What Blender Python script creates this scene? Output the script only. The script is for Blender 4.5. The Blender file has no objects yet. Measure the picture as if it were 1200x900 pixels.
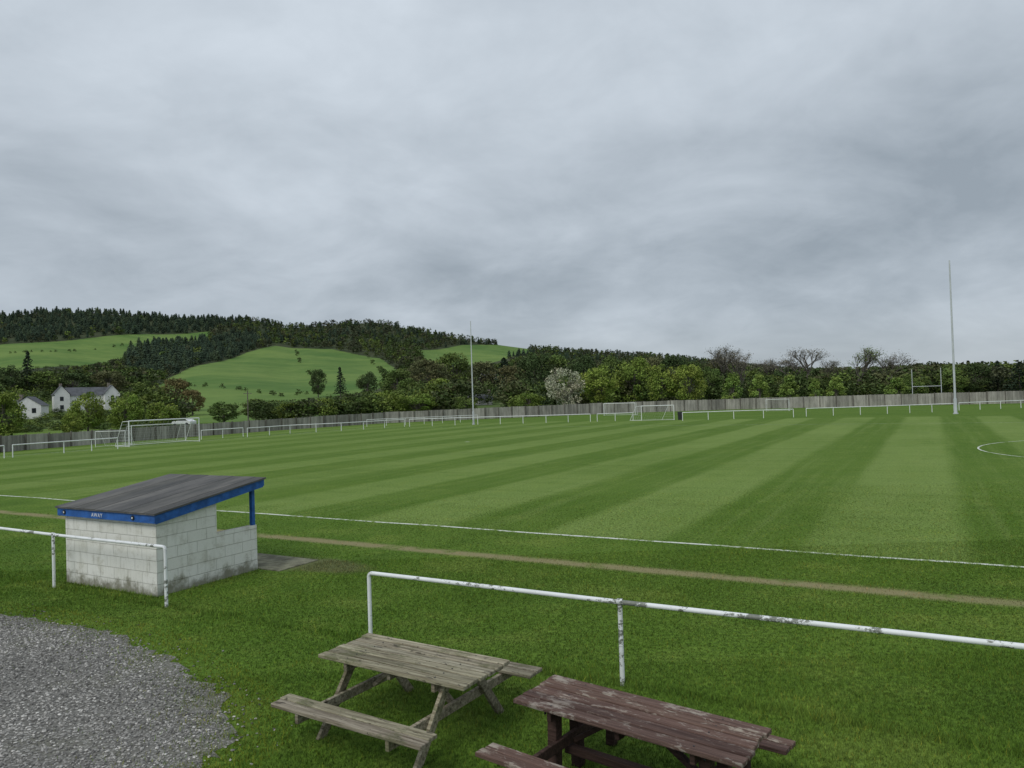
import bpy, math, random
import numpy as np
from mathutils import Vector, Matrix
random.seed(7); RNG=np.random.default_rng(11)
scene=bpy.context.scene
scene.view_settings.view_transform='Standard'; scene.view_settings.look='None'
scene.view_settings.exposure=0; scene.view_settings.gamma=1

# ------------------------------------------------------------ camera
F=873.0; H=3.6; ROLL=math.radians(1.8); PITCH=math.radians(1.0)
R=Vector((1,0,0)); FW=Vector((0,math.cos(PITCH),math.sin(PITCH))); U=Vector((0,-math.sin(PITCH),math.cos(PITCH)))
cu=math.cos(ROLL)*U+math.sin(ROLL)*R; cr=math.cos(ROLL)*R-math.sin(ROLL)*U
cam=bpy.data.cameras.new('camera'); camo=bpy.data.objects.new('camera',cam); scene.collection.objects.link(camo)
m=Matrix.Identity(4)
for i in range(3):
    m[i][0]=cr[i]; m[i][1]=cu[i]; m[i][2]=-FW[i]
m[0][3]=0;m[1][3]=0;m[2][3]=H
camo.matrix_world=m
cam.sensor_width=36; cam.lens=F/1200*36; cam.clip_start=0.1; cam.clip_end=9000
scene.camera=camo

# survey helpers: bearings -> real positions on the ground
def ray(x,y):
    a=x-600; b=450-y
    u=a*math.cos(ROLL)+b*math.sin(ROLL); v=-a*math.sin(ROLL)+b*math.cos(ROLL)
    return (u, F*math.cos(PITCH)-v*math.sin(PITCH), F*math.sin(PITCH)+v*math.cos(PITCH))
def gp(x,y,z=0.0):
    X,Y,Z=ray(x,y); t=(z-H)/Z
    return Vector((X*t,Y*t,z))
def azel(x,y):
    X,Y,Z=ray(x,y); return math.atan2(X,Y), Z/math.hypot(X,Y)
# pitch frame
E1=Vector((0.871,-0.491,0)); E2=Vector((0.491,0.871,0))
def P(s,e,z=0): return E1*s+E2*e+Vector((0,0,z))

# ------------------------------------------------------------ mesh builder
class MB:
    def __init__(s): s.v=[];s.f={3:[],4:[]};s.c=[];s.n=0;s.m={3:[],4:[]}
    def add(s,v,f,c=(1,1,1),mat=0):
        v=np.asarray(v,float).reshape(-1,3); f=np.asarray(f,int)
        c=np.asarray(c,float)
        if c.ndim==1: c=np.tile(c,(len(v),1))
        s.v.append(v); s.c.append(c); k=f.shape[1]
        s.f[k].append(f+s.n); s.m[k].append(np.full(len(f),mat)); s.n+=len(v)
    def mesh(s,name,mats,smooth=False):
        me=bpy.data.meshes.new(name)
        v=np.concatenate(s.v); c=np.concatenate(s.c)
        loops=[];tot=[];mi=[]
        for k in (3,4):
            if s.f[k]:
                f=np.concatenate(s.f[k]); loops.append(f.ravel()); tot.append(np.full(len(f),k)); mi.append(np.concatenate(s.m[k]))
        loops=np.concatenate(loops);tot=np.concatenate(tot);mi=np.concatenate(mi)
        me.vertices.add(len(v)); me.vertices.foreach_set('co',v.astype(np.float32).ravel())
        me.loops.add(len(loops)); me.loops.foreach_set('vertex_index',loops.astype(np.int32))
        me.polygons.add(len(tot)); st=np.concatenate([[0],np.cumsum(tot)[:-1]])
        me.polygons.foreach_set('loop_start',st.astype(np.int32)); 
        try: me.polygons.foreach_set('loop_total',tot.astype(np.int32))
        except Exception: pass
        me.polygons.foreach_set('material_index',mi.astype(np.int32))
        me.polygons.foreach_set('use_smooth',np.full(len(tot),smooth))
        me.update(calc_edges=True)
        at=me.color_attributes.new('Col','FLOAT_COLOR','POINT')
        cc=np.ones((len(v),4),np.float32); cc[:,:3]=c; at.data.foreach_set('color',cc.ravel())
        for m_ in mats: me.materials.append(m_)
        me.validate()
        return me
    def obj(s,name,mats,parent=None,smooth=False,bevel=0,loc=None,rotz=None):
        me=s.mesh(name,mats,smooth); o=bpy.data.objects.new(name,me); scene.collection.objects.link(o)
        if parent: o.parent=parent
        if loc is not None: o.location=loc
        if rotz is not None: o.rotation_euler=(0,0,rotz)
        if bevel:
            b=o.modifiers.new('bevel','BEVEL'); b.width=bevel; b.segments=2; b.limit_method='ANGLE'
        return o
    def box(s,c,size,axes=None,col=(1,1,1),mat=0):
        c=np.array(c,float); h=np.array(size,float)/2
        A=np.eye(3) if axes is None else np.array([list(a) for a in axes],float)
        v=[]
        for k in (-1,1):
            for (i,j) in ((-1,-1),(1,-1),(1,1),(-1,1)):
                v.append(c+A[0]*h[0]*i+A[1]*h[1]*j+A[2]*h[2]*k)
        s.add(v,[(0,3,2,1),(4,5,6,7),(0,1,5,4),(1,2,6,5),(2,3,7,6),(3,0,4,7)],col,mat)
    def beam(s,p0,p1,w,t,col=(1,1,1),mat=0,side=None):
        p0=Vector(p0);p1=Vector(p1);d=(p1-p0);L=d.length;d.normalize()
        sd=Vector(side) if side else Vector((0,0,1)).cross(d)
        if sd.length<1e-3: sd=Vector((1,0,0))
        sd=(sd-d*sd.dot(d)).normalized(); up=d.cross(sd)
        s.box((p0+p1)/2,(L,w,t),(d,sd,up),col,mat)
    def tube(s,p0,p1,r0,r1=None,n=8,col=(1,1,1),mat=0,caps=True):
        r1=r0 if r1 is None else r1
        p0=Vector(p0);p1=Vector(p1);d=(p1-p0).normalized()
        a=d.orthogonal().normalized(); b=d.cross(a)
        v=[]
        for p,r in ((p0,r0),(p1,r1)):
            for i in range(n):
                t=2*math.pi*i/n; v.append(p+a*math.cos(t)*r+b*math.sin(t)*r)
        s.add([tuple(q) for q in v],[(i,(i+1)%n,n+(i+1)%n,n+i) for i in range(n)],col,mat)
        if caps:
            for base,p in ((0,p0),(n,p1)):
                vv=[tuple(q) for q in v[base:base+n]]+[tuple(p)]
                s.add(vv,[(i,(i+1)%n,n) if base else ((i+1)%n,i,n) for i in range(n)],col,mat)
def empty(name,loc=(0,0,0),rz=0):
    o=bpy.data.objects.new(name,None); scene.collection.objects.link(o); o.location=loc; o.rotation_euler=(0,0,rz); return o

# ------------------------------------------------------------ materials
def newmat(name,rough=0.8,spec=0.3):
    m=bpy.data.materials.new(name); m.use_nodes=True; nt=m.node_tree
    b=nt.nodes['Principled BSDF']; b.inputs['Roughness'].default_value=rough
    b.inputs['Specular IOR Level'].default_value=spec
    return m,nt,b
class N:
    def __init__(s,nt): s.nt=nt
    def n(s,t,**kw):
        x=s.nt.nodes.new(t)
        for k,v in kw.items(): setattr(x,k,v)
        return x
    def l(s,a,b): s.nt.links.new(a,b)
    def setin(s,node,i,v):
        if isinstance(v,bpy.types.NodeSocket): s.l(v,node.inputs[i])
        else: node.inputs[i].default_value=v
    def math(s,op,a,b=0.0,c=None,clamp=False):
        x=s.n('ShaderNodeMath',operation=op,use_clamp=clamp); s.setin(x,0,a); s.setin(x,1,b)
        if c is not None: s.setin(x,2,c)
        return x.outputs[0]
    def noise(s,vec,scale,detail=4,rough=0.6,dist=0):
        x=s.n('ShaderNodeTexNoise'); 
        if vec is not None: s.l(vec,x.inputs['Vector'])
        x.inputs['Scale'].default_value=scale; x.inputs['Detail'].default_value=detail
        x.inputs['Roughness'].default_value=rough; x.inputs['Distortion'].default_value=dist
        return x.outputs[0]
    def mr(s,v,a,b,c=0.0,d=1.0,smooth=True):
        x=s.n('ShaderNodeMapRange',interpolation_type='SMOOTHSTEP' if smooth else 'LINEAR')
        s.setin(x,0,v)
        for i,k in enumerate((a,b,c,d)): x.inputs[i+1].default_value=k
        return x.outputs[0]
    def mix(s,f,a,b,bt='MIX'):
        x=s.n('ShaderNodeMix',data_type='RGBA',blend_type=bt)
        s.setin(x,0,f)
        for i,v in ((6,a),(7,b)):
            if isinstance(v,(tuple,list)): x.inputs[i].default_value=(v[0],v[1],v[2],1)
            else: s.l(v,x.inputs[i])
        return x.outputs[2]
    def dot(s,v,w):
        x=s.n('ShaderNodeVectorMath',operation='DOT_PRODUCT'); s.l(v,x.inputs[0]); x.inputs[1].default_value=w; return x.outputs['Value']
    def vmul(s,v,w):
        x=s.n('ShaderNodeVectorMath',operation='MULTIPLY'); s.l(v,x.inputs[0]); x.inputs[1].default_value=w; return x.outputs[0]
    def comb(s,a,b,c=0.0):
        x=s.n('ShaderNodeCombineXYZ'); s.setin(x,0,a);s.setin(x,1,b);s.setin(x,2,c); return x.outputs[0]
    def bump(s,h,strength,dist,bsdf):
        x=s.n('ShaderNodeBump'); x.inputs['Strength'].default_value=strength; x.inputs['Distance'].default_value=dist
        s.l(h,x.inputs['Height']); s.l(x.outputs[0],bsdf.inputs['Normal'])
    def pos(s): return s.n('ShaderNodeNewGeometry').outputs['Position']
    def obj(s): return s.n('ShaderNodeTexCoord').outputs['Object']
    def col(s):
        x=s.n('ShaderNodeVertexColor'); x.layer_name='Col'; return x.outputs[0]
def attrmat(name,rough=0.9,spec=0.15,noise_scale=None):
    m,nt,b=newmat(name,rough,spec); g=N(nt); c=g.col()
    nt.links.new(c,b.inputs['Base Color'])
    return m

def grass_color(g,pos):
    s=g.dot(pos,tuple(E1)); e=g.dot(pos,tuple(E2))
    wob=g.noise(g.vmul(pos,(0.15,0.15,0.15)),1,2)
    s2=g.math('ADD',s,g.math('MULTIPLY',wob,0.6))
    w=g.math('SINE',g.math('MULTIPLY',g.math('ADD',s2,2.3),math.pi/3.2))
    st=g.mr(w,-0.35,0.35)
    inside=g.math('MULTIPLY',g.mr(e,17.2,17.6),g.mr(e,93,95,1,0))
    patchy=g.noise(g.comb(g.math('MULTIPLY',s,0.09),g.math('MULTIPLY',e,0.04)),1,4,0.6)
    leftfade=g.mr(s,-45,-3,0.6,1.0)
    st=g.math('MULTIPLY',g.math('MULTIPLY',st,inside),g.math('MULTIPLY',leftfade,g.mr(patchy,0.30,0.58,0.45,1.0)))
    big=g.noise(g.vmul(pos,(0.09,0.09,0.09)),1,5,0.65)
    mid=g.noise(g.vmul(pos,(1.1,1.1,1.1)),1,5,0.7)
    patch=g.noise(g.vmul(pos,(0.42,0.42,0.42)),1,4,0.6)
    fine=g.noise(g.vmul(pos,(14,14,14)),1,3,0.7)
    streak=g.noise(g.comb(g.math('MULTIPLY',s,1.7),g.math('MULTIPLY',e,0.06)),1,4,0.7)
    cross=g.noise(g.comb(g.math('MULTIPLY',s,0.05),g.math('MULTIPLY',e,0.9)),1,4,0.7)
    base=g.mix(g.mr(big,0.3,0.7),(0.080,0.152,0.018),(0.106,0.180,0.027))
    lt=g.mix(g.mr(big,0.3,0.7),(0.180,0.266,0.066),(0.205,0.285,0.082))
    c=g.mix(g.math('MULTIPLY',st,0.80),base,lt)
    c=g.mix(g.math('MULTIPLY',inside,g.mr(streak,0.42,0.72,0,0.34)),c,(0.20,0.27,0.08))
    c=g.mix(g.math('MULTIPLY',inside,g.mr(cross,0.47,0.72,0,0.34)),c,(0.078,0.138,0.018))
    c=g.mix(g.mr(mid,0.50,0.80,0,0.5),c,(0.200,0.255,0.055))
    c=g.mix(g.mr(mid,0.25,0.45,0.45,0),c,(0.055,0.108,0.012))
    outer=g.mr(e,16.8,17.4,1,0.25)
    c=g.mix(g.math('MULTIPLY',outer,g.mr(patch,0.50,0.68,0,0.42)),c,(0.185,0.245,0.050))
    c=g.mix(g.math('MULTIPLY',outer,g.mr(patch,0.30,0.48,0.45,0)),c,(0.050,0.105,0.012))
    c=g.mix(1.0,c,g.mix(g.mr(fine,0.3,0.7),(0.60,0.62,0.6),(1.40,1.36,1.3)),'MULTIPLY')
    pw=g.noise(g.vmul(pos,(0.8,0.8,0.8)),1,4,0.7)
    d=g.math('ABSOLUTE',g.math('SUBTRACT',e,g.math('ADD',14.38,g.math('MULTIPLY',pw,0.25))))
    tr=g.math('MULTIPLY',g.mr(d,0.08,0.36,1,0),g.mr(pw,0.32,0.50,0.25,1))
    tr=g.math('MULTIPLY',tr,g.mr(s,-1.0,5.0,1,0.2))
    c=g.mix(g.math('MULTIPLY',tr,0.9),c,(0.27,0.235,0.125))
    wn=g.noise(g.vmul(pos,(1.6,1.6,1.6)),1,4,0.7)
    q=g.math('SQRT',g.math('ADD',g.math('POWER',g.math('DIVIDE',g.math('ADD',s,12.2),2.0),2.0),g.math('POWER',g.math('DIVIDE',g.math('SUBTRACT',e,12.3),0.8),2.0)))
    q=g.math('ADD',q,g.math('MULTIPLY',wn,1.0))
    c=g.mix(g.mr(q,1.0,1.5,0.7,0),c,(0.14,0.135,0.07))
    return c,fine,mid

mg,nt,b=newmat('grass_ground',0.95,0.1); g=N(nt); pos=g.pos()
c,fine,mid=grass_color(g,pos); g.l(c,b.inputs['Base Color']); g.bump(fine,0.6,0.03,b)
mblade,nt,b=newmat('grass_blade',0.75,0.2); g=N(nt); pos=g.pos(); c,_,_=grass_color(g,pos)
c=g.mix(1.0,c,g.col(),'MULTIPLY'); g.l(c,b.inputs['Base Color'])

def line_mat():
    m,nt,b=newmat('line_paint',0.9,0.1); g=N(nt); p=g.pos()
    n=g.noise(g.vmul(p,(6,6,6)),1,5,0.75); n2=g.noise(g.vmul(p,(0.7,0.7,0.7)),1,2)
    f=g.mr(g.math('ADD',n,g.math('MULTIPLY',g.math('SUBTRACT',n2,0.5),0.5)),0.36,0.56)
    g.l(g.mix(f,(0.16,0.23,0.06),(0.68,0.70,0.63)),b.inputs['Base Color']); return m
mline=line_mat()
def simple(name,col,rough=0.7,var=0.2,scale=6,spec=0.3,metal=0):
    m,nt,b=newmat(name,rough,spec); g=N(nt); n=g.noise(g.obj(),scale,5,0.65)
    lo=tuple(x*(1-var) for x in col); hi=tuple(min(1,x*(1+var)) for x in col)
    g.l(g.mix(g.mr(n,0.3,0.7),lo,hi),b.inputs['Base Color']); b.inputs['Metallic'].default_value=metal
    return m
def chipped(name,thr=0.62):
    m,nt,b=newmat(name,0.45,0.4); g=N(nt); p=g.pos()
    n=g.noise(g.vmul(p,(5,5,9)),1,7,0.78); n2=g.noise(g.vmul(p,(1.1,1.1,1.1)),1,3)
    v=g.math('ADD',n,g.math('MULTIPLY',g.math('SUBTRACT',n2,0.5),0.6))
    f=g.mr(v,thr-0.03,thr)
    dirt=g.mr(g.noise(g.vmul(p,(3,3,3)),1,4),0.4,0.75,0,0.35)
    w=g.mix(dirt,(0.82,0.84,0.84),(0.50,0.51,0.47))
    rust=g.mix(g.noise(g.vmul(p,(30,30,30)),1,2),(0.12,0.14,0.12),(0.28,0.28,0.24))
    g.l(g.mix(f,w,rust),b.inputs['Base Color']); g.bump(f,0.3,0.003,b); b.inputs['Roughness'].default_value=0.5
    return m
mrail=chipped('chipped_white_paint',0.585)
mwhite=simple('white_paint',(0.78,0.79,0.79),0.5,0.08,2)
mpole=simple('pole_paint',(0.55,0.57,0.60),0.5,0.1,1)
mdark=simple('dark_plastic',(0.03,0.032,0.035),0.6)
mnet=simple('net_cord',(0.5,0.52,0.52),0.9,0.1)

# ------------------------------------------------------------ world
w=bpy.data.worlds.new('World'); scene.world=w; w.use_nodes=True; nt=w.node_tree; g=N(nt)
bg=nt.nodes['Background']; sky=g.n('ShaderNodeTexSky',sky_type='NISHITA'); sky.sun_disc=False
SE=math.radians(48); SA=math.radians(215)
sky.sun_elevation=SE; sky.sun_rotation=SA
skyb=g.mix(1.0,sky.outputs[0],(0.08,0.08,0.08),'MULTIPLY')
tc=g.n('ShaderNodeTexCoord').outputs['Generated']
sx=g.n('ShaderNodeSeparateXYZ'); g.l(tc,sx.inputs[0])
zz=g.math('MAXIMUM',sx.outputs[2],0.0)
den=g.math('ADD',zz,0.30)
px=g.math('DIVIDE',sx.outputs[0],den); py=g.math('DIVIDE',sx.outputs[1],den)
n1=g.noise(g.comb(g.math('ADD',px,4.0),g.math('ADD',py,1.5)),0.8,6,0.5,0.35)
v2=g.comb(g.math('ADD',g.math('MULTIPLY',px,0.85),3.1),g.math('ADD',g.math('MULTIPLY',py,0.9),7.7))
n2=g.noise(v2,1.7,6,0.55,0.5)
n3=g.noise(g.comb(px,py,3.0),3.8,7,0.58,0.4)
dn=g.math('ADD',g.math('MULTIPLY',n1,0.46),g.math('ADD',g.math('MULTIPLY',n2,0.38),g.math('MULTIPLY',n3,0.22)))
grad=g.mr(zz,0.10,0.50,-0.015,0.05)
side=g.math('MULTIPLY',sx.outputs[0],-0.05)
dn=g.math('ADD',g.math('ADD',dn,grad),side)
t=g.mr(dn,0.40,0.71,smooth=False)
cl=g.mix(t,(0.315,0.367,0.420),(0.670,0.740,0.815))
low=g.mr(zz,0.0,0.12,0.70,0.0)
cl=g.mix(low,cl,(0.46,0.51,0.545))
fin=g.mix(0.95,skyb,cl)
g.l(fin,bg.inputs[0]); bg.inputs[1].default_value=1.0
sun=bpy.data.lights.new('sun','SUN'); sun.energy=1.3; sun.angle=math.radians(25); sun.color=(1,0.97,0.92)
so=bpy.data.objects.new('sun',sun); scene.collection.objects.link(so)
sd=Vector((math.sin(SA)*math.cos(SE),math.cos(SA)*math.cos(SE),math.sin(SE)))
so.rotation_euler=sd.to_track_quat('Z','Y').to_euler(); so.location=(0,-20,40)

# ------------------------------------------------------------ ground
mb=MB(); S=4000
gx=[-S,-600,-150,-40,-15,0,15,40,150,600,S]; 
vv=[(x,y,0) for y in gx for x in gx]; n=len(gx)
mb.add(vv,[(j*n+i,j*n+i+1,(j+1)*n+i+1,(j+1)*n+i) for j in range(n-1) for i in range(n-1)])
mb.obj('ground',[mg])

# pitch markings
mb=MB()
def strip(pts,wd,z=0.004):
    for i in range(len(pts)-1):
        a=Vector(pts[i]);b_=Vector(pts[i+1]);d=(b_-a).normalized();s=Vector((-d.y,d.x,0))*wd/2
        mb.add([(*(a-s).xy,z),(*(b_-s).xy,z),(*(b_+s).xy,z),(*(a+s).xy,z)],[(0,1,2,3)])
GE=47.8; CS=11.2
tl=[]
for i in range(80):
    s=-67+ i*(130/79.); tl.append(P(s,17.4+0.03*math.sin(s*0.9)+0.02*math.sin(s*2.3)))
strip(tl,0.125)
strip([P(-67,17.5),P(-67,78)],0.12); strip([P(-66.9,78.2),P(80,78.2)],0.08)
strip([P(CS,17.5),P(CS,78)],0.12,0.0045)
strip([P(CS+9.15*math.cos(t),GE+9.15*math.sin(t)) for t in np.linspace(0,2*math.pi,49)],0.09,0.005)
strip([P(-33.9,52),P(-33.5,52)],0.3,0.006)
mb.obj('pitch_markings',[mline])

# ------------------------------------------------------------ gravel
gpoly=[(-24,18),(-16,15.4),(-12,14.4),(-9.36,13.45),(-8.3,12.95),(-7.2,12.4),(-6.3,11.85),(-5.5,11.2),(-4.8,10.5),(-4.15,9.8),(-3.6,9.15),(-3.2,8.5),(-3.1,8.0),(-3.25,7.5),(-3.6,6.8),(-4.3,6.0),(-5.5,4.5),(-7,2),(-9,-3),(-24,-3)]
def inpoly(x,y,poly):
    x=np.asarray(x);y=np.asarray(y); r=np.zeros(x.shape,bool); j=len(poly)-1
    for i in range(len(poly)):
        xi,yi=poly[i];xj,yj=poly[j]
        if yi!=yj:
            r^=((yi>y)!=(yj>y))&(x<(xj-xi)*(y-yi)/(yj-yi)+xi)
        j=i
    return r
mgr,nt,b=newmat('gravel',0.95,0.2); g=N(nt); p=g.pos()
vo=g.n('ShaderNodeTexVoronoi'); g.l(p,vo.inputs['Vector']); vo.inputs['Scale'].default_value=26
n=g.noise(g.vmul(p,(0.8,0.8,0.8)),1,4)
c=g.mix(g.mr(vo.outputs['Distance'],0.0,0.6),(0.36,0.35,0.325),(0.15,0.145,0.13))
c=g.mix(g.mr(n,0.5,0.75,0,0.4),c,(0.17,0.175,0.10)); g.l(c,b.inputs['Base Color']); g.bump(vo.outputs['Distance'],0.6,0.02,b)
import bmesh
bm=bmesh.new(); pts=[]
for i in range(len(gpoly)):
    a=gpoly[i];b2=gpoly[(i+1)%len(gpoly)]
    for k in range(6):
        t=k/6; jx=random.uniform(-.12,.12); pts.append((a[0]+(b2[0]-a[0])*t+jx,a[1]+(b2[1]-a[1])*t+random.uniform(-.10,.10)))
bm.faces.new([bm.verts.new((x,y,0.004)) for x,y in pts]); bmesh.ops.triangulate(bm,faces=bm.faces[:])
me=bpy.data.meshes.new('gravel_area'); bm.to_mesh(me); bm.free(); me.materials.append(mgr)
o=bpy.data.objects.new('gravel_area',me); scene.collection.objects.link(o)
def edge_dist(x,y):
    d=np.full(x.shape,1e9)
    for i in range(len(gpoly)-3):
        ax,ay=gpoly[i];bx,by=gpoly[i+1]; L2=(bx-ax)**2+(by-ay)**2
        t=np.clip(((x-ax)*(bx-ax)+(y-ay)*(by-ay))/L2,0,1)
        d=np.minimum(d,np.hypot(x-ax-t*(bx-ax),y-ay-t*(by-ay)))
    return d
NS=62000
x=RNG.uniform(-11.5,-2.5,NS); y=RNG.uniform(5.5,14.3,NS)
ins=inpoly(x,y,gpoly); d=edge_dist(x,y)
keep=((ins)&(RNG.random(NS)<np.clip(0.2+d*1.5,0,1)))|((~ins)&(RNG.random(NS)<0.16*np.exp(-d*7)))
x=x[keep];y=y[keep];k=len(x); insk=ins[keep]
octv=np.array([(1,0,0),(0,1,0),(-1,0,0),(0,-1,0),(0,0,1),(0,0,-.6),(.6,.6,.6),(-.6,.55,.5)],float)
octf=np.array([(0,1,6),(1,4,6),(4,0,6),(1,2,7),(2,4,7),(4,1,7),(2,3,4),(3,0,4),(1,0,5),(2,1,5),(3,2,5),(0,3,5)])
sc=RNG.uniform(0.008,0.024,(k,1,1))*RNG.uniform(0.6,1.2,(k,1,3))
V=octv[None]*sc*(1+RNG.uniform(-.25,.25,(k,8,1)))
a=RNG.uniform(0,6.28,k);ca=np.cos(a)[:,None];sa=np.sin(a)[:,None]
VX=V[:,:,0]*ca-V[:,:,1]*sa+x[:,None];VY=V[:,:,0]*sa+V[:,:,1]*ca+y[:,None];VZ=V[:,:,2]*0.7+0.008
V=np.stack([VX,VY,VZ],2).reshape(-1,3)
lum=1+0.18*np.sin(x*1.3+y*0.7)*np.sin(y*1.7-x*.4)
tone=RNG.choice([0.12,0.20,0.29,0.38,0.52],k,p=[.2,.25,.26,.19,.10])*RNG.uniform(.85,1.15,k)*lum*np.where(insk,1,.7)
cc=np.stack([tone*1.03,tone*0.99,tone*0.92],1); cc=np.repeat(cc,8,0)
mb=MB(); mb.add(V,(octf[None]+np.arange(k)[:,None,None]*8).reshape(-1,3),cc)
mstone=attrmat('stone',0.85,0.3); mb.obj('gravel_stones',[mstone])

# ------------------------------------------------------------ grass blades
mb=MB()
def blades(n,x0,x1,y0,y1,h0,h1,wd,falloff=None):
    x=RNG.uniform(x0,x1,n);y=RNG.uniform(y0,y1,n)
    keep=np.abs(x)<y*0.80+1.0
    if falloff: keep&=RNG.random(n)<np.clip(1.25-(y-y0)/(y1-y0),0.0,1)
    ins=inpoly(x,y,gpoly); d=edge_dist(x,y)
    clump=0.5+0.5*np.sin(x*7+np.sin(y*5)*2)*np.sin(y*8+np.sin(x*4))
    keep&=(~ins)|(RNG.random(n)<1.2*clump*np.exp(-d*3.0))
    keep&=~((~ins)&(d<0.35)&(RNG.random(n)<0.35*(1-d/0.35)))
    s=x*E1.x+y*E1.y; e=x*E2.x+y*E2.y
    keep&=~((s>-16)&(s<-12.9)&(e>9.02)&(e<11.45))
    keep&=~((s>-16)&(s<-12.2)&(e>11.4)&(e<12.7)&(RNG.random(n)<.90))
    keep&=~((np.abs(e-14.5)<0.2)&(RNG.random(n)<.8)&(s<2)); keep&=~(np.abs(e-17.4)<0.07)
    x=x[keep];y=y[keep];n=len(x);s=s[keep];e=e[keep];ed=np.where(ins[keep]|(d[keep]<0.6),1,0)
    h=RNG.uniform(h0,h1,n); patch=np.sin(x*1.7+np.sin(y*2.1))*np.sin(y*1.3+1.0*np.sin(x*0.9)); h*=1+0.3*patch
    nr=np.minimum(np.abs(e-8.7),1); h*=np.where(nr<0.12,1.9,1)
    wl=((np.abs(e-9.0)<.1)|(np.abs(s+12.95)<.12)&(e>9)&(e<11.5))&(s>-16.1)&(s<-12.8); h*=np.where(wl,2.4,1)
    a=RNG.uniform(0,6.28,n); lean=RNG.uniform(0.1,0.8,n)*h; la=RNG.uniform(0,6.28,n)
    wx=np.cos(a)*wd;wy=np.sin(a)*wd
    v0=np.stack([x-wx,y-wy,np.zeros(n)],1);v1=np.stack([x+wx,y+wy,np.zeros(n)],1)
    v2=np.stack([x+np.cos(la)*lean,y+np.sin(la)*lean,h],1)
    V=np.stack([v0,v1,v2],1).reshape(-1,3)
    p2=np.sin(x*0.6+1.3*np.sin(y*.8+2))*np.sin(y*0.75+np.sin(x*.5))
    t=RNG.uniform(0.72,1.38,n)*(1+0.13*patch+0.12*p2); yl=(RNG.random(n)<0.06)|((ed>0)&(RNG.random(n)<.45))
    c=np.stack([t*np.where(yl,1.8,1.0),t*np.where(yl,1.2,1),t*0.95],1)
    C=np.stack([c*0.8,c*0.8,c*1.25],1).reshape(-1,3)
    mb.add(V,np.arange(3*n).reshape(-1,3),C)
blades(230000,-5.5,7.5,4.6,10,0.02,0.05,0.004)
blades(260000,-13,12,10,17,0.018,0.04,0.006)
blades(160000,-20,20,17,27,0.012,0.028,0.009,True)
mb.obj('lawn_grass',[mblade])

# ------------------------------------------------------------ terrain
SKY=[(-300,362),(-100,362),(0,362),(60,357),(110,358),(200,364),(300,367),(340,376),(400,371),(440,369),(500,381),(560,392),(620,400),(700,406),(760,409),(800,413),(840,419),(900,426),(1000,430),(1200,428),(1500,425)]
ra=[];re=[]
for x_,y_ in SKY:
    a_,e_=azel(x_,y_+9); ra.append(a_);re.append(max(e_,0.004))
def ridge(az): return np.interp(az,ra,re)
def sm(x): x=np.clip(x,0,1); return x*x*(3-2*x)
D0,D1=200.,1300.
def telev(az,D):
    t=np.clip((D-D0)/(D1-D0),0,1)**0.9
    return ridge(az)*t
def tz(az,D):
    z=D*telev(az,np.minimum(D,D1))*np.where(D>D1,np.clip(1.0-(D-D1)/900.,-0.2,1)*D1/np.maximum(D,1),1)
    z=z+H*sm((D-150)/250.)-0.4*(1-sm((D-150)/60.))
    z=z+ np.where(D<D1, (np.sin(az*40+D*0.008)*1.5+np.sin(az*23-D*.005)*2.0)*sm((D-350)/300.)*sm((D1-D)/200),0)
    return z
def poly_ae(pl): return [azel(*q) for q in pl]
F1=poly_ae([(-200,414),(0,406),(100,398),(200,390),(248,387),(242,395),(190,400),(152,408),(146,418),(100,428),(0,440),(-200,450)])
F2=poly_ae([(180,458),(196,443),(222,434),(255,425),(290,413),(322,408),(345,411),(390,409),(425,414),(446,417),(462,428),(470,444),(430,460),(380,468),(330,473),(240,478),(176,476)])
F3=poly_ae([(488,409),(540,404),(615,404),(622,412),(592,424),(540,432),(500,424)])
F4=poly_ae([(545,444),(580,438),(612,442),(606,456),(550,458)])
C1=poly_ae([(-300,340),(320,350),(310,372),(248,387),(200,390),(100,397),(0,405),(-300,414)])
C2=poly_ae([(146,418),(152,406),(190,398),(300,390),(306,406),(290,413),(255,425),(222,434),(196,443),(150,434)])
azs=np.linspace(math.radians(-62),math.radians(62),900)
Ds=np.concatenate([np.linspace(150,250,14),np.linspace(256,1300,260),np.linspace(1320,2400,14)])
AZ,DD=np.meshgrid(azs,Ds); Z=tz(AZ,DD); EL=telev(AZ,DD)
def infield(a,e):
    r=np.zeros(a.shape,bool)
    for f in (F1,F2,F3,F4): r|=inpoly(a,e,f)
    return r
fld=infield(AZ,EL)
wood=np.array((0.050,0.066,0.030)); fc=np.array((0.120,0.205,0.048)); low=np.array((0.10,0.150,0.045))
C=np.where(fld[...,None],fc,wood); nearmask=(DD<330)&~fld; C=np.where(nearmask[...,None],low,C)
V=np.stack([np.sin(AZ)*DD,np.cos(AZ)*DD,Z],2).reshape(-1,3); C=C.reshape(-1,3)
na=len(azs);nd=len(Ds); idx=np.arange(na*nd).reshape(nd,na)
f=np.stack([idx[:-1,:-1],idx[:-1,1:],idx[1:,1:],idx[1:,:-1]],2).reshape(-1,4)
mhill,nt,b=newmat('hill_surface',0.95,0.1); g=N(nt); p=g.pos()
n=g.noise(g.vmul(p,(0.012,0.012,0.012)),1,6,0.65); n2=g.noise(g.vmul(p,(0.15,0.15,0.15)),1,4,0.7)
c=g.mix(1.0,g.col(),g.mix(g.mr(n,0.3,0.7),(0.62,0.74,0.70),(1.34,1.16,1.25)),'MULTIPLY')
c=g.mix(1.0,c,g.mix(n2,(0.75,0.75,0.75),(1.25,1.25,1.25)),'MULTIPLY'); g.l(c,b.inputs['Base Color'])
mb=MB(); mb.add(V,f,C); mb.obj('hills',[mhill],smooth=True)

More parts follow.
